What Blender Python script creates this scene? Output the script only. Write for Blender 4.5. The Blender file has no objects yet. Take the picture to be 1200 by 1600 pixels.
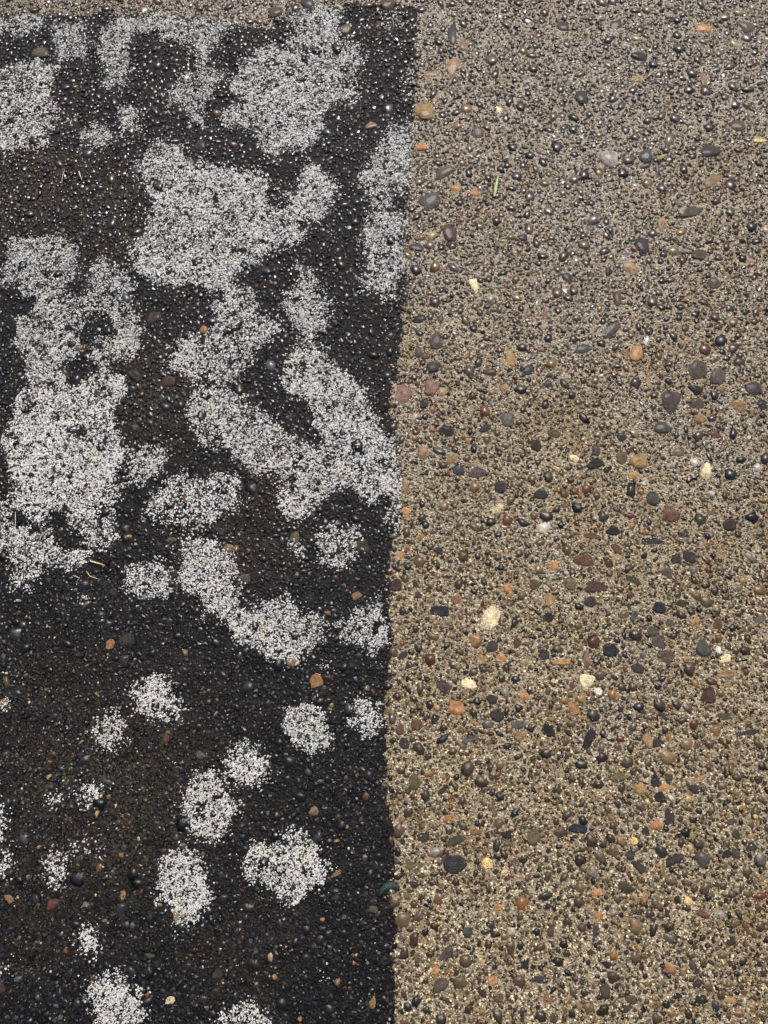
import bpy, math
import numpy as np

# ------------------------------------------------------------------ camera, sky, sun, exposure
S = bpy.context.scene
TILT, CAM_H, VFOV = math.radians(12.0), 1.0, math.radians(67.0)
cam_d = bpy.data.cameras.new("camera")
cam = bpy.data.objects.new("camera", cam_d)
S.collection.objects.link(cam)
cam.location = (0, 0, CAM_H)
cam.rotation_euler = (TILT, 0, 0)
cam_d.sensor_fit = 'VERTICAL'
cam_d.angle_y = VFOV
cam_d.sensor_fit = 'VERTICAL'
cam_d.lens = cam_d.sensor_height / 2 / math.tan(VFOV / 2)
cam_d.clip_start, cam_d.clip_end = 0.01, 500
S.camera = cam

SUN_EL, SUN_AZ = math.radians(58), math.radians(12)      # azimuth from +Y towards +X
w = bpy.data.worlds.new("World"); S.world = w; w.use_nodes = True
nt = w.node_tree
bg = nt.nodes["Background"]
sky = nt.nodes.new("ShaderNodeTexSky")
sky.sky_type = 'NISHITA'; sky.sun_disc = False
sky.sun_elevation = SUN_EL; sky.sun_rotation = SUN_AZ
sky.air_density = 0.75; sky.dust_density = 8.0; sky.ozone_density = 0.5
nt.links.new(sky.outputs[0], bg.inputs[0]); bg.inputs[1].default_value = 0.085
sd = bpy.data.lights.new("sun", 'SUN'); sun = bpy.data.objects.new("sun", sd)
S.collection.objects.link(sun)
sd.energy = 1.5; sd.angle = math.radians(24); sd.color = (1, 0.98, 0.95)
sun.rotation_euler = (math.pi / 2 - SUN_EL, 0, math.pi - SUN_AZ)
sun.location = (0, 2, 3)
S.view_settings.view_transform = 'Standard'; S.view_settings.look = 'None'
S.view_settings.gamma = 1; S.view_settings.use_curve_mapping = False
S.view_settings.exposure = 0.48

rng = np.random.default_rng(11)

# ------------------------------------------------------------------ helpers
F_PX = 800 / math.tan(VFOV / 2)

def ground(u, v):
    """a spot measured on the 1200 x 1600 photograph -> its spot on the pavement (metres)"""
    u = np.asarray(u, float); v = np.asarray(v, float)
    dx = (u - 600) / F_PX; dy = (800 - v) / F_PX
    wy = dy * math.cos(TILT) + math.sin(TILT)
    wz = dy * math.sin(TILT) - math.cos(TILT)
    t = -CAM_H / wz
    return np.stack([dx * t, wy * t], -1)

def hash2(ix, iy, seed):
    h = (ix.astype(np.int64) * 374761393 + iy.astype(np.int64) * 668265263 + seed * 982451653) & 0xffffffff
    h = ((h ^ (h >> 13)) * 1274126177) & 0xffffffff
    h = ((h ^ (h >> 16)) * 2246822519) & 0xffffffff
    return ((h ^ (h >> 15)) & 0xffffff) / float(0xffffff)

def noise(x, y, size, seed=0, octaves=1):
    """value noise, -1..1; size in metres"""
    tot = 0; amp = 1; norm = 0
    for o in range(octaves):
        px, py = x / size + 57.3 * o, y / size - 31.7 * o
        ix, iy = np.floor(px), np.floor(py)
        fx, fy = px - ix, py - iy
        fx = fx * fx * (3 - 2 * fx); fy = fy * fy * (3 - 2 * fy)
        a = hash2(ix, iy, seed + o); b = hash2(ix + 1, iy, seed + o)
        c = hash2(ix, iy + 1, seed + o); d = hash2(ix + 1, iy + 1, seed + o)
        tot = tot + amp * ((a + (b - a) * fx) * (1 - fy) + (c + (d - c) * fx) * fy)
        norm += amp; amp *= 0.5; size *= 0.5
    return tot / norm * 2 - 1

def sstep(a, b, x):
    t = np.clip((x - a) / (b - a), 0, 1)
    return t * t * (3 - 2 * t)

def lin(r, g, b):
    return tuple((c / 255 / 12.92) if c / 255 <= 0.04045 else ((c / 255 + 0.055) / 1.055) ** 2.4 for c in (r, g, b))

def mesh_from(name, verts, faces, cols=None, smooth=True, extra=None):
    """verts N x 3, faces M x k arrays, fast"""
    me = bpy.data.meshes.new(name)
    verts = np.ascontiguousarray(verts, np.float32)
    k = faces.shape[1]
    me.vertices.add(len(verts)); me.vertices.foreach_set("co", verts.ravel())
    me.loops.add(faces.size); me.loops.foreach_set("vertex_index", np.ascontiguousarray(faces, np.int32).ravel())
    me.polygons.add(len(faces))
    me.polygons.foreach_set("loop_start", np.arange(0, faces.size, k, dtype=np.int32))
    me.polygons.foreach_set("loop_total", np.full(len(faces), k, np.int32))
    me.polygons.foreach_set("use_smooth", np.broadcast_to(np.asarray(smooth, bool), (len(faces),)).copy())
    if cols is not None:
        at = me.attributes.new("Col", 'FLOAT_COLOR', 'POINT')
        c4 = np.ones((len(verts), 4), np.float32); c4[:, :3] = cols
        at.data.foreach_set("color", c4.ravel())
    for nm, arr in (extra or {}).items():
        at = me.attributes.new(nm, 'FLOAT', 'POINT')
        at.data.foreach_set("value", np.ascontiguousarray(arr, np.float32))
    me.update(calc_edges=True); me.validate()
    return me

def link(name, me, mat=None, parent=None, label=None, category=None, group=None, kind=None):
    o = bpy.data.objects.new(name, me)
    S.collection.objects.link(o)
    if mat and me and not me.materials: me.materials.append(mat)
    if parent: o.parent = parent
    for k, val in (("label", label), ("category", category), ("group", group), ("kind", kind)):
        if val: o[k] = val
    return o

class Mat:
    def __init__(self, name):
        self.m = bpy.data.materials.new(name); self.m.use_nodes = True
        self.t = self.m.node_tree; self.b = self.t.nodes["Principled BSDF"]
        self.geo = self.t.nodes.new("ShaderNodeTexCoord").outputs["Object"]
    def n(self, kind, ins=None, **props):
        x = self.t.nodes.new(kind)
        for k, v in props.items(): setattr(x, k, v)
        for k, v in (ins or {}).items(): self.put(x.inputs[k], v)
        return x
    def put(self, sock, v):
        if isinstance(v, bpy.types.NodeSocket): self.t.links.new(v, sock)
        else: sock.default_value = v
    def noise(self, scale, detail=2, rough=0.5, vec=None):
        return self.n("ShaderNodeTexNoise", {"Vector": vec or self.geo, "Scale": scale, "Detail": detail, "Roughness": rough}).outputs[0]
    def ramp(self, fac, stops, interp='LINEAR'):
        r = self.n("ShaderNodeValToRGB", {0: fac}); cr = r.color_ramp; cr.interpolation = interp
        while len(cr.elements) < len(stops): cr.elements.new(0.5)
        for e, (p, c) in zip(cr.elements, stops):
            e.position = p; e.color = (c, c, c, 1) if isinstance(c, (int, float)) else (*c, 1)
        return r.outputs[0]
    def mix(self, fac, a, b, mode='MIX'):
        x = self.n("ShaderNodeMix", data_type='RGBA', blend_type=mode)
        self.put(x.inputs[0], fac); self.put(x.inputs[6], a); self.put(x.inputs[7], b)
        return x.outputs[2]
    def math(self, op, a, b=0.0, clamp=False):
        x = self.n("ShaderNodeMath", {0: a, 1: b}, operation=op); x.use_clamp = clamp
        return x.outputs[0]
    def attr(self, name, out="Color"):
        return self.n("ShaderNodeAttribute", attribute_name=name).outputs[out]
    def bump(self, h, strength, dist):
        self.put(self.b.inputs["Normal"], self.n("ShaderNodeBump", {"Height": h, "Strength": strength, "Distance": dist}).outputs[0])
    def set(self, **kw):
        for k, v in kw.items(): self.put(self.b.inputs[k.replace("_", " ")], v)
        return self.m

# ------------------------------------------------------------------ the edge between the washed and the unwashed pavement
SEAM = [(653, 4), (652, 60), (650, 120), (645, 180), (640, 260), (636, 330), (633, 400), (636, 440), (632, 500), (628, 560),
        (611, 610), (612, 650), (620, 700), (627, 760), (625, 830), (612, 860), (605, 900), (612, 960), (615, 1010), (605, 1060),
        (603, 1120), (605, 1170), (601, 1220), (612, 1270), (616, 1330), (615, 1400), (618, 1460), (620, 1530), (616, 1600)]
TOP = [(0, 22), (100, 24), (200, 19), (300, 25), (380, 38), (420, 41), (445, 26), (470, 12), (540, 8), (600, 9), (655, 12)]
_s = ground(*np.array(SEAM, float).T); _s = _s[np.argsort(_s[:, 1])]
_t = ground(*np.array(TOP, float).T); _t = _t[np.argsort(_t[:, 0])]

def film_depth(x, y):
    """metres inside the unwashed area (negative = washed)"""
    d = np.minimum(np.interp(y, _s[:, 1], _s[:, 0]) - x, np.interp(x, _t[:, 0], _t[:, 1]) - y)
    return d + 0.004 * noise(x, y, 0.022, 5, 2) + 0.005 * noise(x, y, 0.008, 9, 2)

def height(x, y):
    return 0.0022 * noise(x, y, 0.16, 21, 2) + 0.0010 * noise(x, y, 0.03, 25, 2) + 0.0007 * noise(x, y, 0.009, 29)

def brownish(x, y):
    """how thin the black growth is (0..1)"""
    b = 0.4 * sstep(0.25, 0.8, noise(x, y, 0.12, 61, 3))
    for (u, v, r, a) in ((60, 285, 120, .8), (150, 1240, 160, .7), (230, 620, 90, .7), (380, 860, 70, .45), (430, 780, 80, .35),
                         (60, 1090, 90, .4), (170, 330, 90, .7), (370, 1480, 90, .3), (60, 1450, 90, .35), (260, 60, 60, .3)):
        p = ground(u, v)
        b = np.maximum(b, a * np.exp(-((x - p[0]) ** 2 + (y - p[1]) ** 2) / (r * 0.00085) ** 2))
    return np.clip(b + 0.18 * noise(x, y, 0.02, 66, 2), 0, 1)

# ------------------------------------------------------------------ materials
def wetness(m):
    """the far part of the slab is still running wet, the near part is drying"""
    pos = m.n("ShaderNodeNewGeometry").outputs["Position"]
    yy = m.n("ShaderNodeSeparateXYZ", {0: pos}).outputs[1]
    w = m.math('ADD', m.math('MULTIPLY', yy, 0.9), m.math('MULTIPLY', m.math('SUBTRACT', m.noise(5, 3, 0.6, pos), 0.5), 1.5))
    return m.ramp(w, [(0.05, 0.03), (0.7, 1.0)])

def soaked_sheen(m, base, w, dark=0.66):
    return m.mix(m.math('MULTIPLY', w, 1.0), base, m.mix(1.0, base, (dark * 0.98, dark, dark * 1.08, 1), 'MULTIPLY'))  # wet darkening, plus a cool reflected sheen painted into the base colour

m = Mat("washed_cement")
film = m.attr("film", "Fac")
g1 = m.noise(900, 3, 0.6)
v1 = m.n("ShaderNodeTexVoronoi", {"Vector": m.geo, "Scale": 420.0})
speck = m.ramp(m.n("ShaderNodeSeparateColor", {0: v1.outputs["Color"]}).outputs[0],
               [(0, (0.035, 0.028, 0.022)), (0.35, (0.10, 0.079, 0.054)), (0.65, (0.27, 0.225, 0.17)), (0.85, (0.50, 0.45, 0.37)), (1, (0.68, 0.64, 0.56))])
base = m.mix(m.ramp(g1, [(0.37, 0), (0.58, 1)]), (0.046, 0.034, 0.017, 1), (0.72, 0.61, 0.40, 1))
base = m.mix(0.5, base, speck)
base = m.mix(m.ramp(m.noise(13, 4, 0.65), [(0.45, 0.0), (0.68, 0.75)]), base, (0.24, 0.17, 0.085, 1))
v2 = m.n("ShaderNodeTexVoronoi", {"Vector": m.geo, "Scale": 95.0})
far_stone = m.ramp(m.n("ShaderNodeSeparateColor", {0: v2.outputs["Color"]}).outputs[1],
                   [(0, (0.035, 0.03, 0.027)), (0.45, (0.10, 0.08, 0.065)), (0.8, (0.2, 0.14, 0.09)), (1, (0.42, 0.27, 0.12))])
far_mask = m.math('MULTIPLY', m.ramp(v2.outputs["Distance"], [(0.34, 1), (0.42, 0)]), m.attr("beyond", "Fac"))
base = m.mix(far_mask, base, far_stone)
base = soaked_sheen(m, base, wetness(m), 0.76)
base = m.mix(film, base, (0.03, 0.027, 0.023, 1))
rel = m.math('ADD', m.math('MULTIPLY', g1, 0.6), v1.outputs["Distance"])
m.bump(rel, 1.0, 0.0022)
m.put(m.b.inputs["Coat Normal"], m.n("ShaderNodeBump", {"Height": rel, "Strength": 0.3, "Distance": 0.0022}).outputs[0])
CEMENT = m.set(Coat_Weight=m.math("MULTIPLY", wetness(m), 0.65), Coat_Roughness=0.1, Base_Color=base, Roughness=m.ramp(m.noise(60, 3), [(0.3, 0.42), (0.7, 0.7)]), Specular_IOR_Level=0.3)

m = Mat("aggregate_grain")
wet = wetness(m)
m.set(Coat_Weight=wet, Coat_Roughness=0.07, Coat_IOR=1.5)
col = m.attr("Col")
var = m.ramp(m.noise(480, 4, 0.7), [(0.25, 0.40), (0.5, 0.95), (0.75, 1.7)])
base = soaked_sheen(m, m.mix(1.0, col, var, 'MULTIPLY'), wet, 0.78)
m.bump(m.noise(700, 2), 0.35, 0.0008)
GRAIN = m.set(Base_Color=base, Roughness=m.ramp(m.noise(130, 2), [(0.3, 0.16), (0.7, 0.42)]), Specular_IOR_Level=0.4)

m = Mat("pebble_stone")
wet = wetness(m)
m.set(Coat_Weight=m.math("MULTIPLY", wet, 0.4), Coat_Roughness=0.12, Coat_IOR=1.4)
oi = m.n("ShaderNodeObjectInfo")
oc, rnd = oi.outputs["Color"], oi.outputs["Random"]
vec = m.n("ShaderNodeVectorMath", {0: m.geo, 1: m.n("ShaderNodeCombineXYZ", {0: m.math('MULTIPLY', rnd, 37.0), 1: m.math('MULTIPLY', rnd, 91.0)}).outputs[0]}, operation='ADD').outputs[0]
blot = m.ramp(m.noise(1.7, 4, 0.65, vec), [(0.3, 0.42), (0.5, 0.95), (0.72, 1.5)])
fine = m.ramp(m.noise(9, 3, 0.6, vec), [(0.3, 0.6), (0.7, 1.35)])
base = m.mix(1.0, m.mix(1.0, oc, blot, 'MULTIPLY'), fine, 'MULTIPLY')
pit = m.ramp(m.noise(5.5, 2, 0.5, vec), [(0.66, 0.0), (0.74, 0.7)])
base = m.mix(pit, base, (0.035, 0.028, 0.02, 1))
m.bump(m.noise(7, 4, 0.6, vec), 0.35, 0.12)
PEBBLE = m.set(Base_Color=base, Roughness=m.ramp(m.noise(3, 2, 0.5, vec), [(0.3, 0.3), (0.7, 0.55)]), Specular_IOR_Level=0.35)

m = Mat("black_algae")
thin = m.attr("thin", "Fac")
base = m.mix(m.ramp(m.noise(700, 2, 0.6), [(0.4, 0), (0.7, 1)]), (0.0024, 0.0027, 0.0037, 1), (0.0085, 0.0092, 0.0110, 1))
base = m.mix(m.math('MULTIPLY', thin, m.ramp(m.noise(260, 3, 0.65), [(0.42, 0.0), (0.62, 1)])), base, (0.070, 0.057, 0.032, 1))
vv = m.n("ShaderNodeTexVoronoi", {"Vector": m.geo, "Scale": 330.0}, feature='SMOOTH_F1')
m.bump(m.math('ADD', m.math('MULTIPLY', m.noise(620, 3, 0.6), 0.8), vv.outputs["Distance"]), 0.8, 0.0016)
ALGAE = m.set(Base_Color=base, Roughness=m.ramp(m.noise(90, 2), [(0.3, 0.3), (0.7, 0.5)]), Specular_IOR_Level=0.16)

m = Mat("pale_lichen")
col = m.attr("Col")
base = m.mix(1.0, col, m.ramp(m.noise(1100, 2, 0.6), [(0.3, 0.62), (0.6, 1.05)]), 'MULTIPLY')
m.bump(m.noise(1300, 2), 0.6, 0.0006)
LICHEN = m.set(Base_Color=base, Roughness=0.82)

def plain(name, rgb, rough):
    m = Mat(name)
    base = m.mix(1.0, (*rgb, 1), m.ramp(m.noise(400, 2), [(0.3, 0.75), (0.7, 1.2)]), 'MULTIPLY')
    return m.set(Base_Color=base, Roughness=rough)
GRASS = plain("cut_grass", (0.36, 0.47, 0.17), 0.45)
STRAW = plain("dry_straw", (0.62, 0.52, 0.33), 0.55)
FIBRE = plain("pale_fibre", (0.55, 0.52, 0.46), 0.6)
MOSS = plain("yellow_green_sprig", (0.26, 0.28, 0.07), 0.6)

# ------------------------------------------------------------------ pavement: one sheet, fine in the middle, running on to the far distance
X0, X1, Y0, Y1 = -0.70, 0.70, -0.50, 1.12
def axis(a, b, step, far):
    core = np.arange(a, b + step / 2, step)
    out = []; s = step; p = 0.0
    while p < far:
        s *= 1.28; p += s; out.append(p)
    out = np.array(out)
    return np.concatenate([(a - out)[::-1], core, core[-1] + out])

def sheet(gx, gy):
    X, Y = np.meshgrid(gx, gy)
    nx, ny = len(gx), len(gy)
    i = np.arange(nx * ny).reshape(ny, nx)
    f = np.stack([i[:-1, :-1], i[:-1, 1:], i[1:, 1:], i[1:, :-1]], -1).reshape(-1, 4)
    return X.ravel(), Y.ravel(), f

gx, gy = axis(X0, X1, 0.0042, 60), axis(Y0, Y1, 0.0042, 60)
x, y, f = sheet(gx, gy)
fd = film_depth(x, y)
film_a = sstep(-0.002, 0.004, fd)
beyond = 1 - (sstep(X0 - .02, X0, x) * (1 - sstep(X1, X1 + .02, x)) * sstep(Y0 - .02, Y0, y) * (1 - sstep(Y1, Y1 + .02, y)))
PAVE = link("pavement", mesh_from("pavement", np.stack([x, y, height(x, y)], -1), f, extra={"film": film_a, "beyond": beyond}), CEMENT,
            label="exposed aggregate concrete pavement, washed clean on the right", kind="structure")

# the black growth: a thin uneven skin that dives into the concrete at its edge
gx2 = axis(X0, 0.075, 0.0034, 6); gx2 = gx2[gx2 < 0.08]
gy2 = axis(Y0, 1.03, 0.0034, 6); gy2 = gy2[gy2 < 1.04]
x, y, f = sheet(gx2, gy2)
fd = film_depth(x, y)
thin_a = brownish(x, y)
z = height(x, y) - 0.0012 + 0.0022 * sstep(-0.003, 0.005, fd) + 0.0009 * noise(x, y, 0.0075, 41, 2) - 0.0007 * thin_a
keep = (fd[f] > -0.006).any(1)
f = f[keep]; used = np.unique(f); remap = np.zeros(len(x), int); remap[used] = np.arange(len(used))
link("algae_film", mesh_from("algae_film", np.stack([x, y, z], -1)[used], remap[f], extra={"thin": thin_a[used]}), ALGAE,
     label="wet black algae film covering the unwashed left side of the pavement", category="algae", kind="stuff")

def surf(x, y):
    return height(x, y) + 0.0008 * sstep(-0.003, 0.005, film_depth(x, y))

# ------------------------------------------------------------------ pebbles that can be picked out one by one (measured spot, length, width, tilt, colour)
C = dict(slate=(52, 54, 58), black=(34, 34, 38), navy=(36, 42, 54), dark=(62, 55, 52), grey=(98, 92, 88), brown=(92, 74, 58),
         gbrown=(94, 82, 72), dbrown=(66, 50, 40), red=(118, 66, 54), dred=(84, 54, 48), rbrown=(112, 72, 52), pink=(150, 112, 96),
         purple=(82, 68, 70), orange=(198, 138, 70), dorange=(156, 104, 60), ochre=(182, 142, 74), tan=(168, 132, 88), olive=(108, 98, 62),
         dolive=(74, 70, 50), cream=(226, 208, 156), yellow=(220, 190, 104), white=(228, 222, 208), teal=(48, 66, 64), green=(70, 76, 68), pale=(172, 166, 154))
PEB = """958 40 28 27 0 dbrown;878 42 20 15 0 dark;1093 43 34 15 -20 orange;908 152 19 21 0 slate;1165 40 32 22 0 gbrown;1000 88 26 14 -15 black;998 123 15 11 10 ochre;1100 122 11 27 0 tan;952 248 27 24 0 pale;1007 243 24 20 0 green;1007 259 20 10 20 black;1150 197 28 17 -10 brown;1187 220 20 8 0 yellow;1108 236 30 20 20 dark;1027 269 8 22 0 dark;1113 283 31 16 25 tan;1080 298 11 19 0 brown;1083 330 42 17 15 gbrown;1037 354 17 27 0 tan;1003 383 21 25 0 slate;991 390 8 15 10 dorange;1093 398 25 20 0 brown;817 370 15 11 0 slate;
707 52 13 38 0 slate;725 70 14 19 0 tan;707 105 30 20 55 tan;675 115 26 12 0 tan;663 172 29 28 0 ochre;715 197 9 15 0 orange;745 208 22 22 0 gbrown;781 173 15 10 -30 cream;658 230 19 12 0 orange;694 270 36 17 30 gbrown;711 295 21 14 5 orange;670 314 38 26 35 grey;742 302 15 12 0 orange;703 365 20 26 0 dred;656 372 8 14 0 orange;651 387 22 11 -15 slate;791 77 13 13 0 dred;605 10 24 15 0 brown;540 47 17 15 0 olive;483 5 24 16 0 slate;427 20 28 15 10 brown;592 40 15 15 0 slate;583 193 26 14 25 tan;605 240 13 11 -20 rbrown;
655 498 22 14 8 black;687 498 12 17 0 purple;681 532 20 30 8 gbrown;654 548 14 19 0 purple;667 556 17 11 0 brown;677 573 25 16 15 dark;636 565 15 12 10 ochre;627 617 36 30 45 pink;673 605 26 22 0 pink;663 630 13 15 0 slate;675 669 12 11 0 orange;647 684 11 9 0 orange;732 689 12 10 0 orange;697 675 26 22 0 black;757 670 19 18 0 dark;716 735 19 18 0 slate;746 738 29 19 -10 purple;663 707 22 20 0 tan;705 717 16 17 0 tan;782 760 20 18 0 dark;631 762 17 30 0 tan;637 798 20 14 0 orange;772 795 32 15 20 cream;793 655 20 22 0 grey;797 558 17 26 0 ochre;785 605 16 14 0 ochre;741 448 13 22 25 cream;765 581 23 11 -5 dred;
886 436 20 22 0 slate;950 425 14 22 -20 navy;988 420 30 19 -30 tan;1117 443 21 18 0 gbrown;964 467 13 22 0 brown;851 497 8 27 -5 pink;881 501 20 12 35 rbrown;955 515 36 19 35 purple;997 448 10 10 0 red;847 545 18 13 0 rbrown;911 546 26 15 18 green;994 553 20 23 0 orange;828 578 24 16 10 slate;857 599 19 10 0 slate;1012 593 9 33 8 tan;1091 578 31 31 0 gbrown;1122 589 26 25 0 gbrown;1116 563 21 19 0 brown;1087 608 25 19 0 black;1128 607 16 11 -10 tan;1089 632 25 18 0 brown;1049 630 30 36 0 purple;1035 667 31 17 5 green;1154 635 20 17 0 ochre;1095 654 19 12 -5 ochre;1192 632 24 16 0 navy;1175 607 29 20 0 dark;1119 679 18 12 0 red;973 681 16 13 0 slate;932 702 14 18 0 purple;1060 705 19 19 0 olive;998 720 27 21 0 ochre;972 715 17 19 0 olive;931 724 27 16 18 black;947 733 21 15 0 black;987 742 19 12 0 ochre;1103 738 15 28 -15 cream;1163 737 15 11 0 red;1022 777 22 22 0 green;845 772 21 16 -5 slate;1049 803 27 28 0 rbrown;840 696 19 18 0 dbrown;897 716 17 13 0 cream;866 677 21 11 -10 olive;
923 839 34 20 -25 rbrown;960 828 22 18 -20 black;1017 846 33 11 0 slate;963 857 20 12 -30 rbrown;910 877 33 20 8 rbrown;863 883 20 14 5 orange;890 911 19 20 0 olive;931 917 36 21 -10 dred;836 913 20 16 0 brown;923 940 22 18 -15 dark;858 937 18 20 0 ochre;995 905 38 16 -20 dolive;1043 894 22 25 20 gbrown;1053 873 22 17 0 dark;1079 869 27 18 -18 dark;1073 833 25 12 22 slate;1140 820 20 20 0 dbrown;1031 949 21 19 -15 navy;1065 943 16 12 0 dbrown;992 960 11 21 -25 green;1047 973 16 16 0 grey;1121 976 16 22 -15 rbrown;1086 974 16 19 0 ochre;1184 970 28 12 25 grey;857 965 16 14 -20 black;1020 986 18 14 0 gbrown;1031 1003 25 20 -15 gbrown;1043 1025 36 24 0 brown;956 1016 29 22 0 black;997 1044 20 16 -20 dark;1099 1012 26 25 0 green;1123 1015 12 12 0 white;1134 1029 17 13 15 cream;1137 1053 30 14 0 tan;1106 1086 23 27 0 dred;848 1023 20 18 0 dark;808 1003 15 23 -20 red;877 1034 30 11 0 ochre;916 1030 10 27 10 pink;917 1066 25 24 0 cream;893 1070 12 19 -20 rbrown;935 1080 14 11 -40 white;816 1090 20 23 0 orange;896 1108 14 24 25 orange;810 1132 21 14 0 grey;856 1142 20 23 0 black;921 1155 44 15 68 black;812 1150 22 15 0 tan;1037 1118 18 22 20 dark;1126 1119 29 11 0 dolive;1163 1146 47 12 8 slate;1027 1160 18 13 20 dark;1013 1155 16 25 20 tan;
683 955 35 18 0 navy;765 967 40 25 62 cream;619 914 18 19 0 dred;649 907 17 21 0 dark;652 933 15 18 20 dred;690 861 24 12 -15 slate;624 866 20 14 10 orange;659 839 13 12 0 orange;714 937 18 14 -20 dorange;793 920 17 20 0 orange;722 891 16 12 0 dark;769 1010 18 17 0 dark;782 1029 18 13 0 orange;749 1030 14 16 0 ochre;631 1024 16 12 0 dbrown;623 1065 14 14 0 slate;668 1062 11 11 0 black;733 1067 23 18 0 cream;693 1072 26 17 -30 purple;769 1093 19 14 -15 dark;682 1105 14 10 0 orange;713 1107 24 22 0 orange;680 1124 17 16 20 black;653 1131 20 18 0 rbrown;626 1139 19 18 0 rbrown;631 1162 15 18 0 dark;777 1118 18 21 30 dark;657 1105 11 12 0 olive;733 1155 24 11 20 grey;
489 933 16 15 0 slate;461 840 15 16 0 olive;570 853 24 22 0 dolive;459 1033 20 16 0 tan;494 1065 22 24 20 orange;514 1058 11 8 0 red;525 903 13 10 0 red;558 930 18 14 25 tan;512 958 9 15 0 tan;585 1082 13 9 0 red;573 1074 11 10 0 tan;519 1102 9 9 0 ochre;490 1093 12 11 0 brown;
649 1222 21 25 0 olive;690 1237 13 15 0 dbrown;706 1278 25 12 0 orange;743 1299 19 12 5 dorange;661 1309 20 18 0 dark;714 1311 32 15 22 dolive;710 1350 35 32 0 slate;647 1353 31 13 0 olive;641 1401 23 11 0 olive;648 1383 17 11 -20 dark;777 1417 18 13 -15 orange;789 1362 14 11 0 yellow;761 1349 15 19 0 yellow;791 1304 16 13 0 black;732 1457 19 18 0 green;696 1490 31 13 50 gbrown;679 1515 14 15 0 orange;702 1518 21 16 -5 dorange;687 1539 29 19 35 gbrown;751 1548 24 13 -55 dbrown;771 1531 19 14 5 orange;778 1559 18 14 0 gbrown;650 1498 17 11 0 olive;
530 1362 27 7 35 tan;527 1313 12 10 -20 ochre;490 1267 15 15 0 tan;583 1420 14 11 0 olive;504 1436 11 9 20 orange;430 1525 12 9 0 orange;527 1533 13 10 0 ochre;583 1565 12 20 -20 ochre;552 1503 10 9 0 orange;469 1592 9 9 0 orange;
967 1215 23 15 0 olive;1000 1232 21 16 0 ochre;1040 1231 23 12 12 orange;1024 1223 14 19 0 navy;1032 1246 18 16 0 black;1046 1217 14 15 0 dolive;1086 1233 16 15 0 dark;1091 1218 25 10 25 tan;1047 1246 13 9 10 white;1012 1253 10 13 0 yellow;1042 1276 22 28 0 dbrown;1023 1292 23 23 -20 orange;1007 1299 14 16 0 dark;1141 1286 23 17 -10 purple;1151 1304 16 14 0 dolive;1171 1306 14 10 0 ochre;1178 1275 12 10 0 yellow;1172 1323 18 16 0 dark;1150 1333 15 17 0 dolive;1136 1335 16 14 0 black;1054 1342 31 18 28 dark;1001 1357 37 17 -30 dark;988 1337 19 18 0 slate;903 1295 28 14 -10 navy;834 1308 22 25 0 olive;856 1331 18 12 -15 black;990 1314 13 13 0 yellow;977 1388 29 17 -25 dolive;1005 1401 17 14 10 orange;932 1394 17 14 0 orange;936 1431 15 16 0 orange;929 1454 14 21 -10 green;1074 1406 14 16 20 yellow;1105 1403 15 9 10 black;1095 1428 27 14 -5 rbrown;1031 1417 13 8 20 red;1043 1426 10 15 0 dark;1123 1429 19 13 10 pale;858 1454 13 20 0 rbrown;846 1530 29 14 -10 slate;853 1562 24 17 5 dorange;864 1590 14 15 20 brown;821 1506 11 20 -15 black;944 1546 18 27 25 dolive;1047 1512 16 14 -20 orange;948 1506 17 16 0 black;1083 1507 15 20 25 purple;1140 1472 18 16 20 dark;1087 1540 25 12 45 dark;1053 1555 21 12 -5 black;1097 1561 21 17 0 black;997 1481 12 10 20 orange;1142 1563 18 11 0 ochre;975 1575 22 13 0 dark;985 1562 16 15 0 brown;
190 37 24 14 -10 olive;63 83 26 14 0 olive;118 136 13 6 15 dorange;313 228 17 17 0 slate;340 177 10 12 0 orange;328 157 10 10 0 pink;83 190 12 10 0 pink;243 237 11 8 0 tan;127 338 7 12 0 orange;240 497 21 18 30 dbrown;318 515 13 12 0 orange;263 597 24 20 -15 dred;211 588 26 20 0 slate;211 668 13 12 0 olive;299 468 9 9 0 orange;127 546 13 11 0 orange;88 535 9 9 0 orange;103 582 12 9 10 tan;33 752 14 16 0 olive;289 778 13 14 0 dorange;
173 1008 15 17 0 orange;282 1128 15 14 40 brown;265 843 20 10 -5 olive;343 830 19 14 -20 slate;357 857 17 11 0 tan;370 857 13 10 0 tan;386 905 18 15 -10 grey;274 896 18 13 -15 dark;178 924 15 12 0 slate;258 1154 13 17 15 rbrown;197 1000 26 20 0 dark;313 1180 16 11 -30 grey;201 838 11 7 -15 yellow;290 1020 9 13 20 tan;
83 1412 21 17 15 red;14 1404 16 15 0 tan;193 1395 9 19 0 tan;222 1393 10 11 -30 red;233 1492 19 13 0 olive;268 1563 18 14 0 cream;225 1522 8 9 0 pink;340 1522 15 16 0 dbrown;275 1430 9 16 0 tan;60 1557 8 13 0 olive;3 1545 14 16 0 dred;230 1555 15 9 -30 dorange"""
PEB = [p.split() for p in PEB.replace("\n", "").split(";") if p.strip()]
PEB = [(float(a), float(b), float(c), float(d), float(e), k) for a, b, c, d, e, k in PEB]
PEB.sort(key=lambda p: -p[2] * p[3])
SMALL_PEB = PEB[300:]; PEB = PEB[:300]      # the largest are parts, the rest goes into the gravel

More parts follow.
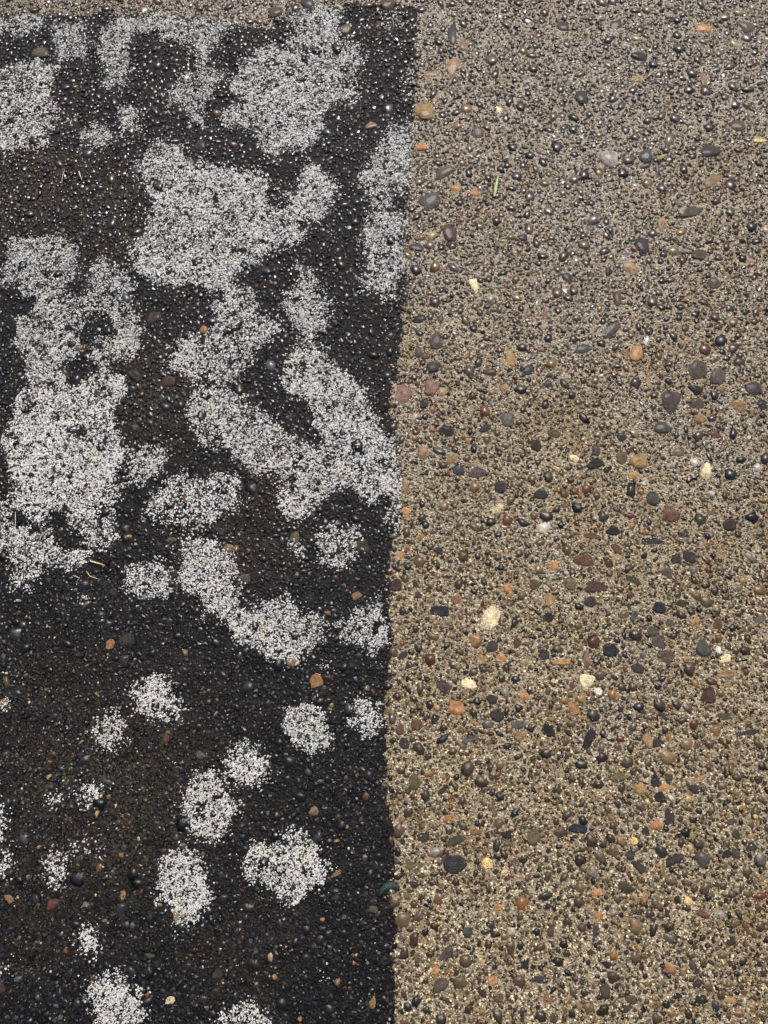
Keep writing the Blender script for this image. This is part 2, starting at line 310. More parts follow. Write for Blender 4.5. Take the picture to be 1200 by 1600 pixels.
def ico(sub=2):
    import bmesh
    bm = bmesh.new(); bmesh.ops.create_icosphere(bm, subdivisions=sub, radius=1)
    v = np.array([p.co[:] for p in bm.verts]); f = np.array([[q.index for q in t.verts] for t in bm.faces]); bm.free()
    return v, f
IV, IF = ico(2)
def pebble_shape(seed, cuts=7, deep=0.5):
    r = np.random.default_rng(seed)
    v = IV.copy()
    k = r.uniform(2.2, 3.2)                                # squarish or round outline
    n = (np.abs(v[:, 0]) ** k + np.abs(v[:, 1]) ** k + np.abs(v[:, 2]) ** 4.5) ** (1 / 2.6)
    v = v / np.maximum(n, 0.75)[:, None]
    for _ in range(cuts):                                     # planes worn off, bulges
        d = r.normal(size=3); d /= np.linalg.norm(d); c = r.uniform(deep, 0.87)
        s = v @ d; over = np.maximum(s - c, 0)
        v -= over[:, None] * d * 0.8
    ph = r.uniform(0, 6.28, 4); a = np.arctan2(v[:, 1], v[:, 0])
    v[:, :2] *= (1 + 0.08 * np.sin(2 * a + ph[0]) + 0.075 * np.sin(3 * a + ph[1]) + 0.045 * np.sin(5 * a + ph[2]) + 0.03 * np.sin(7 * a + ph[3]))[:, None]
    v[:, 2] = np.sign(v[:, 2]) * np.abs(v[:, 2]) ** 0.62
    v += r.normal(0, 0.022, v.shape)
    v[:, :2] /= np.abs(v[:, :2]).max(0)
    return mesh_from("pebble", v, IF)
SHAPES = [pebble_shape(100 + i) if i % 2 else pebble_shape(100 + i, 2, 0.75) for i in range(28)]
for me in SHAPES: me.materials.append(PEBBLE)

NAMED = {(765, 967): "large cream oval pebble with dark pits", (710, 1350): "large round dark slate pebble", (683, 955): "smooth blue-black oval pebble",
         (921, 1155): "long narrow black pebble", (1163, 1146): "thin flat black pebble", (627, 617): "broken pink-brown pebble on the seam",
         (1023, 1292): "bright orange pebble", (173, 1008): "orange-red chip in the black algae", (83, 1412): "dusky red pebble in the black algae",
         (1106, 1086): "dark red angular pebble", (1123, 1015): "small white pebble", (663, 172): "square ochre pebble"}
placed = []          # x, y, radius of everything that keeps grains away

def local_axes(u, v, L, W, ang):
    a = math.radians(ang)
    p = ground(u, v)
    e1 = ground(u + math.cos(a) * L / 2, v - math.sin(a) * L / 2) - p
    e2 = ground(u - math.sin(a) * W / 2, v - math.cos(a) * W / 2) - p
    return p, e1, e2

for i, (u, v, L, W, ang, k) in enumerate(PEB):
    p, e1, e2 = local_axes(u, v, L, W, ang)
    la, lb = np.linalg.norm(e1), np.linalg.norm(e2)
    si = (i * 11 + 3) % len(SHAPES)
    if (int(u), int(v)) in NAMED and any(q in NAMED[(int(u), int(v))] for q in ("oval", "round")): si -= si % 2
    o = link("pebble", SHAPES[si], parent=PAVE)
    fd = film_depth(p[:1], p[1:])[0]
    hh = min(la, lb) * rng.uniform(0.42, 0.6)
    up = rng.uniform(-0.72, -0.28) * hh
    o.location = (p[0], p[1], float(surf(p[:1], p[1:])[0]) + up)
    o.rotation_euler = (rng.normal(0, 0.08), rng.normal(0, 0.08), math.atan2(e1[1], e1[0]) + (math.pi if i % 2 else 0))
    o.scale = (la * 1.12, lb * 1.12, hh)
    c = np.array(lin(*C[k])); c = (c * 0.78 + c.mean() * 0.22) * (1.0 if k in ('cream', 'white', 'yellow') else 0.78 if c.max() > 0.25 else 0.8); c = c * rng.uniform(0.85, 1.15) * np.array([1, 1, 1]) * (0.75 if fd > 0 else 1.0)
    o.color = (*c, 1)
    if (int(u), int(v)) in NAMED: o["label"] = NAMED[(int(u), int(v))]
    n = 1 + int(max(la, lb) / min(la, lb) > 1.5) * 2
    for t in (np.linspace(-0.6, 0.6, n) if n > 1 else [0.0]):
        big = e1 if la >= lb else e2
        placed.append((p[0] + big[0] * t, p[1] + big[1] * t, min(la, lb) * (0.98 if n > 1 else 1.08)))

# the dark teal curved stone that crosses the seam
def stone_from_outline(pts, h, seed):
    r = np.random.default_rng(seed)
    P = ground(*np.array(pts, float).T); c = P.mean(0); n = len(P)
    rings = []
    for s, z in ((1.0, -0.4), (0.97, 0.25), (0.82, 0.7), (0.5, 0.95)):
        q = P.copy()
        mid = 0.5 * (q + q[::-1]) if False else c
        rings.append(np.column_stack([c + (q - c) * s, np.full(n, z * h) + r.normal(0, 0.04 * h, n)]))
    return P, c, rings
TEAL = [(590, 1398), (594, 1388), (602, 1379), (612, 1376), (621, 1379), (625, 1386), (620, 1390), (611, 1388), (603, 1391), (596, 1399)]
P = ground(*np.array(TEAL, float).T); half = len(P) // 2
vs, fs = [], []
left, right = P[:half], P[half:][::-1]
mid = (left + right) / 2
for kz, (s, z) in enumerate(((1.05, -0.002), (1.0, 0.0012), (0.6, 0.0034), (0.0, 0.0042))):
    for q in list(mid + (left - mid) * s) + list((mid + (right - mid) * s)[::-1]):
        vs.append((q[0], q[1], z))
nn = 2 * half
for kz in range(3):
    for j in range(nn): fs.append((kz * nn + j, kz * nn + (j + 1) % nn, (kz + 1) * nn + (j + 1) % nn, (kz + 1) * nn + j))
vs = np.array(vs); tc = np.array([P[:, 0].mean(), P[:, 1].mean(), float(surf(P[:1, 0], P[:1, 1])[0])])
vs[:, :2] -= tc[:2]
sc = 0.012
to = link("pebble", mesh_from("curved_pebble", vs / sc, np.array(fs)[:, ::-1]), PEBBLE, PAVE, label="dark teal curved pebble crossing the seam")
to.location = tc; to.scale = (sc,) * 3; to.color = (*lin(*C["teal"]), 1)
for q in mid: placed.append((q[0], q[1], 0.005))

# ------------------------------------------------------------------ lichen outlines (measured), each patch with the label that tells it apart
LICH = [
 ("white lichen strip at the far left of the top edge", 0.8, [(-40,25),(66,27),(77,50),(35,55),(-40,52)]),
 ("squarish white lichen patch left of the top centre strip, near the corner", 0.95, [(80,37),(133,33),(138,67),(133,97),(110,90),(90,100),(80,73)]),
 ("ragged white lichen strip along the washed top edge with a hanging lobe", 0.85, [(147,67),(177,27),(247,20),(333,27),(387,33),(350,53),(330,83),(320,97),(300,80),(277,70),(253,67),(247,50),(207,53),(200,83),(203,133),(187,133),(170,130),(167,110),(153,97)]),
 ("broad white lichen patch cut by the left edge, upper corner", 0.85, [(-50,113),(27,103),(97,98),(93,113),(77,133),(87,167),(90,190),(70,213),(67,230),(27,233),(10,247),(-50,240)]),
 ("lower left of two small neighbouring lichen spots near the upper left", 1.0, [(121,213),(143,193),(173,203),(180,220),(150,237),(130,233)]),
 ("upper right of two small neighbouring lichen spots near the upper left", 0.95, [(177,177),(207,163),(220,180),(217,203),(207,217),(190,210)]),
 ("thin wedge of lichen left of the large upper patch", 0.75, [(253,147),(290,113),(320,100),(350,117),(335,150),(310,173),(317,197),(300,193),(287,167),(263,167)]),
 ("large pale lichen mass at the upper centre, touching the top edge", 0.9, [(360,125),(400,75),(440,70),(467,43),(450,30),(487,10),(530,13),(527,47),(543,60),(563,73),(570,97),(553,120),(557,153),(510,167),(510,200),(480,230),(450,233),(430,247),(410,233),(400,205),(375,200),(345,195),(343,178),(380,160),(362,140)]),
 ("tall lichen strip running along the seam in the upper half", 0.85, [(600,200),(633,187),(646,187),(642,233),(639,290),(620,300),(613,320),(633,333),(633,380),(630,430),(617,463),(600,467),(590,457),(567,447),(563,437),(570,420),(563,377),(573,350),(580,327),(567,310),(563,287),(573,260),(580,240),(595,220)]),
 ("tiny sparse lichen streak on the seam above the tall seam strip", 0.5, [(630,112),(649,110),(646,152),(628,155)]),
 ("faint lichen sprinkle at the top corner of the seam", 0.35, [(585,20),(640,20),(648,45),(600,50)]),
 ("largest lichen mass, two lobed, left of the tall seam strip", 0.95, [(220,240),(247,223),(283,230),(290,250),(320,260),(343,263),(400,268),(413,283),(415,310),(430,325),(450,322),(445,300),(465,290),(480,263),(495,260),(510,285),(523,295),(515,330),(505,350),(477,355),(467,377),(420,392),(400,410),(383,417),(365,437),(345,455),(333,460),(307,443),(275,450),(235,445),(217,427),(205,400),(207,377),(227,357),(240,333),(250,310),(230,297),(213,267)]),
 ("loose lichen patch hanging below the largest mass", 0.75, [(265,545),(290,520),(320,530),(335,500),(335,462),(355,452),(390,450),(400,490),(430,500),(433,515),(415,535),(395,540),(390,570),(370,598),(345,598),(320,590),(300,595),(270,575)]),
 ("diagonal lichen band in the middle, left of the seam patch", 0.85, [(290,640),(300,612),(345,602),(385,620),(403,640),(425,650),(443,667),(467,685),(505,700),(513,745),(520,765),(500,780),(490,810),(470,815),(450,808),(440,790),(437,760),(430,740),(415,735),(400,745),(383,725),(365,705),(345,700),(315,693),(297,675)]),
 ("long lichen patch slanting down to the seam at mid height", 0.92, [(467,533),(500,543),(513,567),(533,573),(560,597),(580,620),(583,650),(613,687),(622,695),(626,740),(622,783),(605,770),(583,785),(560,770),(533,763),(517,745),(512,700),(500,670),(490,650),(475,630),(450,623),(440,593),(447,570)]),
 ("small pear shaped lichen patch alone between largest mass and seam", 0.85, [(470,417),(490,433),(497,457),(510,467),(513,497),(500,513),(483,520),(460,513),(447,497),(443,473),(460,450)]),
 ("lichen lobe at the upper left end of the left edge mass", 0.85, [(10,400),(15,375),(45,367),(90,373),(117,390),(120,425),(105,445),(97,465),(125,470),(125,500),(118,520),(130,540),(110,560),(95,575),(100,602),(60,602),(35,590),(37,555),(20,535),(33,520),(27,497),(50,490),(57,467),(33,453),(10,440)]),
 ("hooked lichen lobe curling round a black hole", 0.85, [(145,420),(157,405),(187,430),(213,440),(200,463),(217,483),(230,503),(225,535),(213,553),(187,563),(160,570),(145,560),(140,545),(160,535),(178,525),(178,508),(160,492),(133,485),(130,460),(140,450)]),
 ("broad main body of the lichen mass near the left edge", 0.9, [(30,605),(60,605),(100,610),(140,600),(160,575),(195,590),(203,610),(187,630),(183,660),(193,690),(200,710),(190,730),(190,760),(182,800),(175,840),(150,855),(125,845),(115,815),(105,790),(75,800),(60,810),(35,800),(20,775),(8,740),(5,690),(12,660),(23,625)]),
 ("small lichen tail pointing right from the left mass", 0.75, [(197,720),(215,705),(235,697),(257,703),(265,720),(245,745),(225,758),(200,760)]),
 ("lichen fringe below the left mass, cut by the left edge", 0.8, [(-30,770),(13,780),(20,810),(37,825),(77,817),(85,835),(100,857),(120,862),(130,872),(122,888),(100,897),(77,880),(57,893),(47,913),(17,920),(20,893),(13,860),(-30,862)]),
 ("short lichen drip under the lower left fringe", 0.7, [(112,905),(123,903),(143,933),(138,942),(128,940)]),
 ("lichen patch above the tall drooping one, left of centre", 0.75, [(233,780),(245,762),(283,743),(320,748),(350,743),(376,752),(380,775),(365,795),(335,806),(310,824),(285,825),(255,820),(230,805)]),
 ("tall drooping lichen patch left of centre with a straw on it", 0.85, [(277,843),(310,832),(335,843),(360,860),(367,893),(372,907),(370,965),(350,973),(320,963),(303,933),(297,917),(275,905),(280,880)]),
 ("rounded lichen patch just left of the tall drooping one", 0.8, [(187,910),(197,883),(233,877),(267,873),(270,897),(267,923),(250,940),(227,937),(207,930),(190,923)]),
 ("wide bright lichen patch below the centre", 0.95, [(363,983),(377,950),(400,940),(460,937),(477,960),(500,967),(513,983),(500,1007),(475,1015),(467,1027),(433,1028),(417,1030),(395,1012),(370,997)]),
 ("branching lichen patch touching the seam beside the wide bright one", 0.85, [(527,997),(523,980),(543,960),(560,947),(573,950),(590,933),(603,927),(603,960),(613,980),(613,1007),(593,1013),(590,1040),(577,1027),(567,1010),(543,1007)]),
 ("left of two lichen spots side by side below the orange pebble", 0.95, [(440,1117),(453,1107),(480,1100),(497,1090),(507,1110),(517,1137),(520,1153),(507,1170),(487,1175),(460,1163),(443,1150)]),
 ("right of two lichen spots side by side, nearest the seam", 0.85, [(547,1100),(560,1077),(573,1090),(597,1100),(600,1133),(583,1147),(567,1147),(543,1127)]),
 ("tiny lichen speck beside the orange pebble", 0.7, [(498,1037),(517,1031),(519,1047),(503,1052)]),
 ("round bright lichen spot, upper of a pair in the lower left", 0.95, [(213,1063),(247,1050),(273,1063),(277,1087),(287,1107),(270,1133),(247,1130),(217,1113),(203,1083)]),
 ("round lichen spot, lower left of a pair in the lower left", 0.9, [(147,1120),(180,1107),(197,1123),(197,1157),(180,1167),(153,1163),(143,1143)]),
 ("small lichen scrap on the left edge level with the two spots", 0.6, [(-25,1085),(20,1087),(25,1100),(13,1110),(-25,1113)]),
 ("small domed lichen spot just above the egg shaped one", 0.98, [(350,1190),(357,1167),(380,1157),(405,1165),(420,1185),(425,1210),(405,1227),(375,1225),(355,1210)]),
 ("dense egg shaped lichen spot in the lower centre of the black area", 1.0, [(283,1253),(303,1210),(327,1203),(353,1220),(370,1250),(380,1270),(360,1290),(340,1313),(310,1307),(290,1287)]),
 ("large bright lichen spot nearest the seam near the bottom", 0.95, [(385,1340),(400,1330),(427,1313),(457,1300),(477,1303),(490,1323),(493,1347),(513,1353),(503,1377),(480,1393),(457,1417),(437,1403),(420,1387),(400,1380),(387,1375)]),
 ("tall lichen spot left of the large bright bottom one", 0.95, [(253,1347),(287,1323),(307,1323),(313,1347),(323,1367),(333,1413),(310,1437),(277,1447),(270,1423),(247,1403),(253,1377)]),
 ("tiny lichen fleck left of the wide scrap in the lower left", 0.6, [(73,1240),(97,1243),(100,1257),(80,1263)]),
 ("small wide lichen scrap in the lower left, beside a tiny fleck", 0.75, [(117,1237),(133,1227),(160,1230),(163,1250),(143,1263),(123,1257)]),
 ("small upright lichen patch below left of a thin bow", 0.65, [(67,1343),(87,1327),(103,1333),(107,1360),(97,1387),(80,1383),(67,1363)]),
 ("thin bow shaped lichen scrap right of the small upright patch", 0.65, [(113,1327),(133,1313),(160,1330),(143,1340),(120,1337)]),
 ("narrow lichen sliver cut by the left edge, upper of two", 0.8, [(-40,1250),(8,1258),(15,1295),(5,1318),(-40,1322)]),
 ("lichen half spot cut by the left edge, lower of two", 0.85, [(-40,1338),(15,1330),(23,1357),(10,1380),(-40,1385)]),
 ("small lichen clump above the round bottom left spot", 0.85, [(120,1460),(133,1443),(153,1453),(163,1480),(147,1497),(137,1490),(118,1477)]),
 ("lichen scrap on the left edge near the bottom corner", 0.8, [(-30,1480),(20,1497),(13,1520),(-30,1525)]),
 ("big round lichen spot at the bottom left", 0.9, [(140,1540),(167,1515),(207,1523),(227,1550),(230,1577),(213,1605),(185,1620),(160,1610),(143,1567)]),
 ("lichen spot cut by the bottom edge left of the seam", 0.9, [(340,1595),(367,1567),(387,1563),(410,1580),(425,1600),(420,1640),(350,1640)]),
 ("small scrappy lichen patch under the diagonal band", 0.65, [(443,850),(460,840),(478,855),(478,875),(460,870)]),
 ("flower shaped lichen patch between diagonal band and seam", 0.85, [(497,825),(517,815),(547,815),(567,830),(560,855),(557,875),(540,885),(518,885),(500,880),(497,850)]),
 ("narrow lichen tip on the seam below the long slanting patch", 0.75, [(597,810),(612,788),(626,788),(629,805),(625,838),(612,830)]),
 ("faint ring of lichen specks on black near the seam bottom", 0.22, [(487,1512),(503,1506),(525,1520),(500,1529)]),
 ("faint broken lichen arc left of two small upper spots", 0.5, [(102,182),(122,178),(122,192),(108,197)]),
]

def in_poly(x, y, P):
    ins = np.zeros(len(x), bool); d = np.full(len(x), 9.0)
    for (ax, ay), (bx, by) in zip(P, np.roll(P, -1, 0)):
        c = (ay > y) != (by > y)
        ins ^= c & (x < (bx - ax) * (y - ay) / (by - ay + 1e-12) + ax)
        t = np.clip(((x - ax) * (bx - ax) + (y - ay) * (by - ay)) / ((bx - ax) ** 2 + (by - ay) ** 2), 0, 1)
        d = np.minimum(d, np.hypot(x - ax - t * (bx - ax), y - ay - t * (by - ay)))
    return np.where(ins, d, -d)
LP = [ground(*np.array(p, float).T) for _, _, p in LICH]

# ------------------------------------------------------------------ gravel: all the grains too many to be parts
CELL = 0.012
cells = {}
def add(x, y, r):
    cells.setdefault((int(x // CELL), int(y // CELL)), []).append((x, y, r))
def fits(x, y, r, k):
    cx, cy = int(x // CELL), int(y // CELL)
    for i in (cx - 1, cx, cx + 1):
        for j in (cy - 1, cy, cy + 1):
            for (a, b, s) in cells.get((i, j), ()):
                q = (r + s) * k
                if (a - x) ** 2 + (b - y) ** 2 < q * q: return False
    return True
big = [p for p in placed if p[2] > 0.006]
for (a, b, r) in placed:
    if r <= 0.006: add(a, b, r)
    else:                                   # spread a big stone over small discs so that the cell search finds it
        for q in np.linspace(0, 2 * math.pi, 12, endpoint=False):
            add(a + math.cos(q) * (r - 0.004), b + math.sin(q) * (r - 0.004), 0.004)
        add(a, b, r - 0.003 if r < 0.009 else 0.006)
def on_grain(x, y):
    """how far a grain stands up under this spot (0 when there is none)"""
    cx, cy = int(x // CELL), int(y // CELL); best = 0.0
    for i in (cx - 1, cx, cx + 1):
        for j in (cy - 1, cy, cy + 1):
            for (a, b, s) in cells.get((i, j), ()):
                q = ((a - x) ** 2 + (b - y) ** 2) / (s * s * 0.8)
                if q < 1: best = max(best, s * 0.42 * (1 - q * q))
    return best
G = []
for (lo, hi, tries, k) in ((0.0060, 0.0095, 3000, 1.0), (0.0042, 0.0060, 12000, 0.92), (0.0028, 0.0042, 75000, 0.84), (0.0019, 0.0028, 140000, 0.84)):
    rr = rng.uniform(lo, hi, tries); xx = rng.uniform(X0, X1, tries); yy = rng.uniform(Y0, Y1, tries)
    dens = sstep(-0.45, 0.35, noise(xx, yy, 0.045, 77, 2) + 0.25 * noise(xx, yy, 0.2, 79) + 0.25 * sstep(0.3, 0.8, yy))
    ok = rng.uniform(0, 1, tries) < 0.4 + 0.8 * dens
    if lo > 0.004: ok &= (film_depth(xx, yy) < 0) | (rng.uniform(0, 1, tries) < 0.22)
    for a, b, r in zip(xx[ok].tolist(), yy[ok].tolist(), rr[ok].tolist()):
        if fits(a, b, r, k): add(a, b, r); G.append((a, b, r))
G = np.array(G)

PAL = [((70, 61, 51), 18), ((88, 75, 60), 20), ((104, 88, 68), 16), ((56, 54, 52), 12), ((42, 43, 46), 9), ((126, 106, 78), 10), ((80, 64, 50), 8),
       ((108, 70, 52), 4), ((146, 116, 80), 5), ((164, 118, 68), 2.2), ((186, 164, 120), 2.5), ((106, 96, 70), 4), ((132, 124, 114), 4), ((98, 62, 54), 2), ((206, 198, 182), 1.5)]
palc = np.array([lin(*c) for c, _ in PAL]); palw = np.array([q for _, q in PAL]); palw = palw / palw.sum()

def pick_cols(n):
    return palc[rng.choice(len(palc), n, p=palw)] * rng.uniform(0.28, 0.88, (n, 1))

def domes(x, y, r, z, cols, n, hmin, hmax, sink=0.35, jit=0.12, prof=(0.74, 0.72)):
    N = len(x)
    asp = rng.uniform(0.5, 1.0, N); rot = rng.uniform(0, 2 * np.pi, N); h = r * rng.uniform(hmin, hmax, N)
    ang = np.arange(n) / n * 2 * np.pi
    V = np.zeros((N, 2 * n + 1, 3))
    rad = 1 + rng.normal(0, jit, (N, n))
    lean = rng.normal(0, 0.14, (N, 2)) * r[:, None]
    for ring, (s, zz) in enumerate(((1.0, -sink), prof)):
        rr = rad * s + (rng.normal(0, jit * 0.7, (N, n)) if ring else 0)
        px = rr * np.cos(ang) * r[:, None]; py = rr * np.sin(ang) * (r * asp)[:, None]
        c, s_ = np.cos(rot)[:, None], np.sin(rot)[:, None]
        sl = slice(ring * n, ring * n + n)
        V[:, sl, 0] = x[:, None] + px * c - py * s_ + (lean[:, :1] if ring else 0)
        V[:, sl, 1] = y[:, None] + px * s_ + py * c + (lean[:, 1:] if ring else 0)
        V[:, sl, 2] = z[:, None] + h[:, None] * (zz + (rng.normal(0, 0.13, (N, n)) if ring else 0))
    V[:, -1, 0] = x + lean[:, 0] * 1.3; V[:, -1, 1] = y + lean[:, 1] * 1.3; V[:, -1, 2] = z + h
    i = np.arange(n); j = (i + 1) % n
    T = np.concatenate([np.stack([i, j, n + j], -1), np.stack([i, n + j, n + i], -1), np.stack([n + i, n + j, np.full(n, 2 * n)], -1)])
    Fc = (T[None] + (np.arange(N) * (2 * n + 1))[:, None, None]).reshape(-1, 3)
    return V.reshape(-1, 3), Fc, np.repeat(cols, 2 * n + 1, 0)

def stain(x, y, cols, seed):
    """grains of the unwashed side wear the black growth; a few have rubbed free of it"""
    fd = film_depth(x, y); inside = sstep(-0.001, 0.003, fd + np.random.default_rng(seed + 90).normal(0, 0.0028, len(x)))
    th = brownish(x, y)
    bare = np.random.default_rng(seed).uniform(0, 1, len(x))
    cover = np.where(bare < 0.045 + 0.08 * th, 0.2, np.where(bare < 0.15 + 0.4 * th, 0.8, 0.97))
    a = (inside * cover)[:, None]
    coat = np.array([0.0085, 0.0096, 0.0122]) * np.exp(np.random.default_rng(seed + 50).normal(0, 0.75, (len(x), 1)))
    return cols * (1 - a) + coat * a

x, y, r = G.T
gc = stain(x, y, pick_cols(len(x)), 3); bigg = r > 0.0046
A = domes(x[~bigg], y[~bigg], r[~bigg], surf(x[~bigg], y[~bigg]), gc[~bigg], 7, 0.30, 0.85, jit=0.22)
A3 = domes(x[bigg], y[bigg], r[bigg], surf(x[bigg], y[bigg]), gc[bigg], 11, 0.18, 0.36, jit=0.15, prof=(0.84, 0.86))
sp = [local_axes(*p[:5]) for p in SMALL_PEB]
if sp:
    px = np.array([q[0][0] for q in sp]); py = np.array([q[0][1] for q in sp])
    pr = np.array([0.5 * (np.linalg.norm(q[1]) + np.linalg.norm(q[2])) for q in sp])
    pc = np.array([lin(*C[p[5]]) for p in SMALL_PEB]); pc = (pc * 0.75 + pc.mean(1, keepdims=True) * 0.25) * (0.75 - 0.25 * (film_depth(px, py) > 0))[:, None]
    A2 = domes(px, py, pr, surf(px, py) + 0.0006, pc, 8, 0.5, 0.8)
NS = 215000                                     # coarse sharp sand between the grains
sx, sy = rng.uniform(X0, X1, NS), rng.uniform(Y0, Y1, NS)
sr = rng.uniform(0.0008, 0.0021, NS)
sc_ = pick_cols(NS) * 0.9
lightm = rng.uniform(0, 1, NS)[:, None]
sc_ = np.where(lightm < 0.38, np.array([0.83, 0.72, 0.50]) * rng.uniform(0.5, 1.12, (NS, 1)), np.where(lightm < 0.62, np.array([0.125, 0.094, 0.050]) * rng.uniform(0.4, 1.4, (NS, 1)), sc_))
fdS = film_depth(sx, sy); keep = (fdS < 0.002) | (rng.uniform(0, 1, NS) < 0.55)
sx, sy, sr, sc_ = sx[keep], sy[keep], sr[keep], sc_[keep]
def chips(x, y, r, z, cols, k=5):
    N = len(x)
    ang = np.arange(k) / k * 2 * np.pi + rng.uniform(0, 6.28, (N, 1))
    rad = r[:, None] * rng.uniform(0.6, 1.25, (N, k))
    V = np.zeros((N, k + 1, 3))
    V[:, :k, 0] = x[:, None] + rad * np.cos(ang); V[:, :k, 1] = y[:, None] + rad * np.sin(ang)
    V[:, :k, 2] = (z - 0.3 * r)[:, None] + rng.normal(0, 0.12, (N, k)) * r[:, None]
    V[:, k, 0] = x + rng.normal(0, 0.3, N) * r; V[:, k, 1] = y + rng.normal(0, 0.3, N) * r; V[:, k, 2] = z + r * rng.uniform(0.45, 0.95, N)
    i = np.arange(k); T = np.stack([i, (i + 1) % k, np.full(k, k)], -1)
    return V.reshape(-1, 3), (T[None] + (np.arange(N) * (k + 1))[:, None, None]).reshape(-1, 3), np.repeat(np.clip(cols, 0, 0.85), k + 1, 0)
rust = (0.8 * sstep(0.1, 0.7, noise(sx, sy, 0.07, 95, 3)))[:, None]          # iron-stained blotches of sand
sc_ = sc_ * (1 - rust) + sc_ * np.array([0.88, 0.70, 0.42]) * rust
dirt = (0.5 * sstep(0.0, 0.7, noise(sx, sy, 0.10, 97, 3)))[:, None]           # greyer, dirtier blotches
sc_ = sc_ * (1 - dirt) + sc_ * np.array([0.5, 0.5, 0.52]) * dirt
B = chips(sx, sy, sr, surf(sx, sy) + 0.0003, stain(sx, sy, sc_, 4))
parts = [A, B, A3] + ([A2] if sp else [])
off = 0; FF = []
for V, Fc, _ in parts: FF.append(Fc + off); off += len(V)
link("gravel", mesh_from("gravel", np.concatenate([p[0] for p in parts]), np.concatenate(FF), np.concatenate([p[2] for p in parts]), smooth=np.concatenate([np.broadcast_to(q, (len(p[1]),)) if q is not None else np.repeat(rng.uniform(0, 1, len(p[1]) // 21) < (0.25 + 0.3 * sstep(0.3, 0.8, y[~bigg])) * np.where(film_depth(x[~bigg], y[~bigg]) > 0, 0.35, 1), 21) for p, q in zip(parts, (None, False, True, True))])), GRAIN, PAVE,
     label="small mixed gravel and sand grains in the concrete", kind="stuff")

# ------------------------------------------------------------------ lichen: each patch a crust of small lobed flakes
for (label, dens, _), P in zip(LICH, LP):
    lo, hi = P.min(0) - 0.018, P.max(0) + 0.018
    area = (hi - lo).prod()
    n = int(area / (0.0021 ** 2) * 4.5)
    x, y = rng.uniform(lo[0], hi[0], n), rng.uniform(lo[1], hi[1], n)
    d = in_poly(x, y, P) + 0.0005 + (0.011 if (hi - lo).max() > 0.13 else 0.006) * noise(x, y, 0.022, 81, 3) - (0.002 if (hi - lo).max() < 0.13 else 0) + 0.0065 * noise(x, y, 0.0055, 83, 2)
    holes = noise(x, y, 0.011, 87, 2)
    p = (0.9 * sstep(-0.004, 0.008, d) + 0.1 * sstep(-0.012, 0.0, d)) * dens * sstep(-0.7, -0.2, holes + 0.5 * (dens - 0.8)) * (0.72 + 0.28 * noise(x, y, 0.03, 88))
    p *= sstep(-0.002, 0.002, film_depth(x, y) + 0.001)
    p *= 0.34 + 0.66 * sstep(-0.55, -0.08, noise(x, y, 0.0046, 89, 2))
    ok = rng.uniform(0, 1, n) < p * 0.95
    x, y = x[ok], y[ok]
    lift = np.array([on_grain(a, b) for a, b in zip(x.tolist(), y.tolist())])
    keepf = (lift < 0.0017) | (rng.uniform(0, 1, len(x)) < 0.10)
    x, y, lift = x[keepf], y[keepf], lift[keepf]
    N = len(x); r = rng.uniform(0.0006, 0.0015, N)
    k = 5
    ang = np.arange(k) / k * 2 * np.pi + rng.uniform(0, 6.28, (N, 1))
    rad = r[:, None] * rng.uniform(0.55, 1.3, (N, k))
    V = np.zeros((N, k + 1, 3)); z = surf(x, y) + 0.0006 + lift
    V[:, :k, 0] = x[:, None] + rad * np.cos(ang); V[:, :k, 1] = y[:, None] + rad * np.sin(ang)
    V[:, :k, 2] = z[:, None] - 0.0004 + rng.normal(0, 0.00025, (N, k))
    V[:, k, 0], V[:, k, 1], V[:, k, 2] = x, y, z + rng.uniform(0.0, 0.0005, N)
    i = np.arange(k); T = np.stack([i, (i + 1) % k, np.full(k, k)], -1)
    Fc = (T[None] + (np.arange(N) * (k + 1))[:, None, None]).reshape(-1, 3)
    tint = np.array([0.75, 0.775, 0.75]) * rng.uniform(0.6, 1.12, (N, 1)) * (0.88 + 0.16 * hash2(np.array([len(label)]), np.array([int(P[0, 0] * 9999)]), 3)[0])
    yel = 0.75 * sstep(0.35, 0.9, noise(x, y, 0.03, 91, 2))[:, None] * rng.uniform(0, 1, (N, 1))
    tint = tint * (1 - yel) + tint * np.array([0.92, 0.86, 0.62]) * yel
    org = np.array([x.mean(), y.mean(), 0])
    o = link("lichen_patch", mesh_from("lichen_patch", V.reshape(-1, 3) - org, Fc, np.repeat(np.clip(tint, 0, 0.88), k + 1, 0), smooth=False), LICHEN,
             label=label, category="lichen", group="white lichen patches on the black algae")
    o.location = org

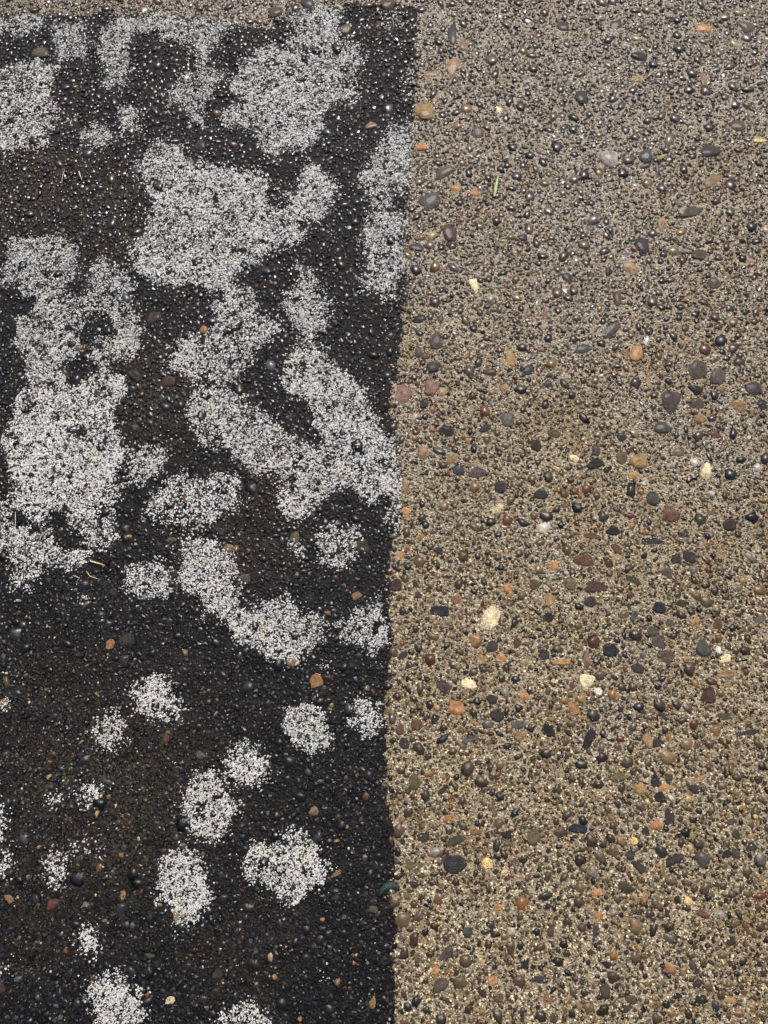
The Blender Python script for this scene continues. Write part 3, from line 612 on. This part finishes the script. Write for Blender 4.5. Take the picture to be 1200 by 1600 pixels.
# ------------------------------------------------------------------ loose bits lying on top: grass blades, straws, fibres
def blade(name, pts, width, mat, label, category, fold=0.35, lift=0.004, group=None):
    """a folded, tapering leaf along a measured line"""
    P = ground(*np.array(pts, float).T)
    t = np.linspace(0, 1, 9)
    s = np.linspace(0, 1, len(P))
    Q = np.stack([np.interp(t, s, P[:, 0]), np.interp(t, s, P[:, 1])], -1)
    d = np.gradient(Q, axis=0); d /= np.linalg.norm(d, axis=1)[:, None]; nrm = np.stack([-d[:, 1], d[:, 0]], -1)
    wd = width * (0.35 + 0.65 * np.sin(np.pi * np.clip(t * 0.86 + 0.12, 0, 1))) * (1 - 0.6 * t ** 4)
    z0 = float(surf(Q[:1, 0], Q[:1, 1])[0]) + lift
    V = []
    for q, nn_, ww, tt in zip(Q, nrm, wd, t):
        zz = z0 + 0.0016 * math.sin(math.pi * tt)
        for a, h in ((-1, fold * ww), (0, 0), (1, fold * ww), (1, fold * ww - 0.0005), (0, -0.0006), (-1, fold * ww - 0.0005)):
            V.append((q[0] + nn_[0] * ww * a, q[1] + nn_[1] * ww * a, zz + h))
    V = np.array(V); Fs = []
    for i in range(8):
        for j in range(6):
            Fs.append((i * 6 + j, i * 6 + (j + 1) % 6, i * 6 + 6 + (j + 1) % 6, i * 6 + 6 + j))
    org = np.array([Q[0, 0], Q[0, 1], z0])
    o = link(name, mesh_from(name, V - org, np.array(Fs)), mat, label=label, category=category, group=group)
    o.location = org

blade("grass_blade", [(772, 309), (774, 295), (778, 276)], 0.0022, GRASS, "short pale green grass blade lying upright on the washed concrete", "grass blade")
blade("grass_blade", [(738, 242), (744, 239), (751, 234)], 0.0012, GRASS, "tiny pale grass clipping up left of the grass blade", "grass blade")
blade("leaf_sprig", [(1026, 251), (1032, 249), (1041, 244)], 0.0026, MOSS, "yellow green leaf scrap among pebbles at the upper right", "leaf")
blade("straw", [(142, 877), (153, 880), (166, 884)], 0.0009, STRAW, "short pale straw on black algae beside the rounded lichen patch", "straw", 0.2)
blade("straw", [(300, 879), (320, 887), (342, 895)], 0.00045, STRAW, "thin pale straw lying across the tall drooping lichen", "straw", 0.2)
blade("straw", [(125, 270), (127, 276), (130, 285)], 0.0009, STRAW, "curved pale straw scrap in the black area at upper left", "straw", 0.2)
blade("straw", [(98, 288), (100, 279), (103, 266)], 0.0004, FIBRE, "thin grey fibre left of the curved straw scrap", "fibre", 0.2)
blade("straw", [(27, 801), (28, 814), (27, 828)], 0.0004, FIBRE, "thin upright pale fibre near the left edge lichen fringe", "fibre", 0.2)
blade("straw", [(1160, 144), (1178, 135), (1203, 121)], 0.0004, FIBRE, "long thin pale fibre at the upper right edge", "fibre", 0.2)
blade("straw", [(137, 893), (143, 901), (160, 907)], 0.0004, STRAW, "fine curved rootlet below the short straw", "rootlet", 0.2)
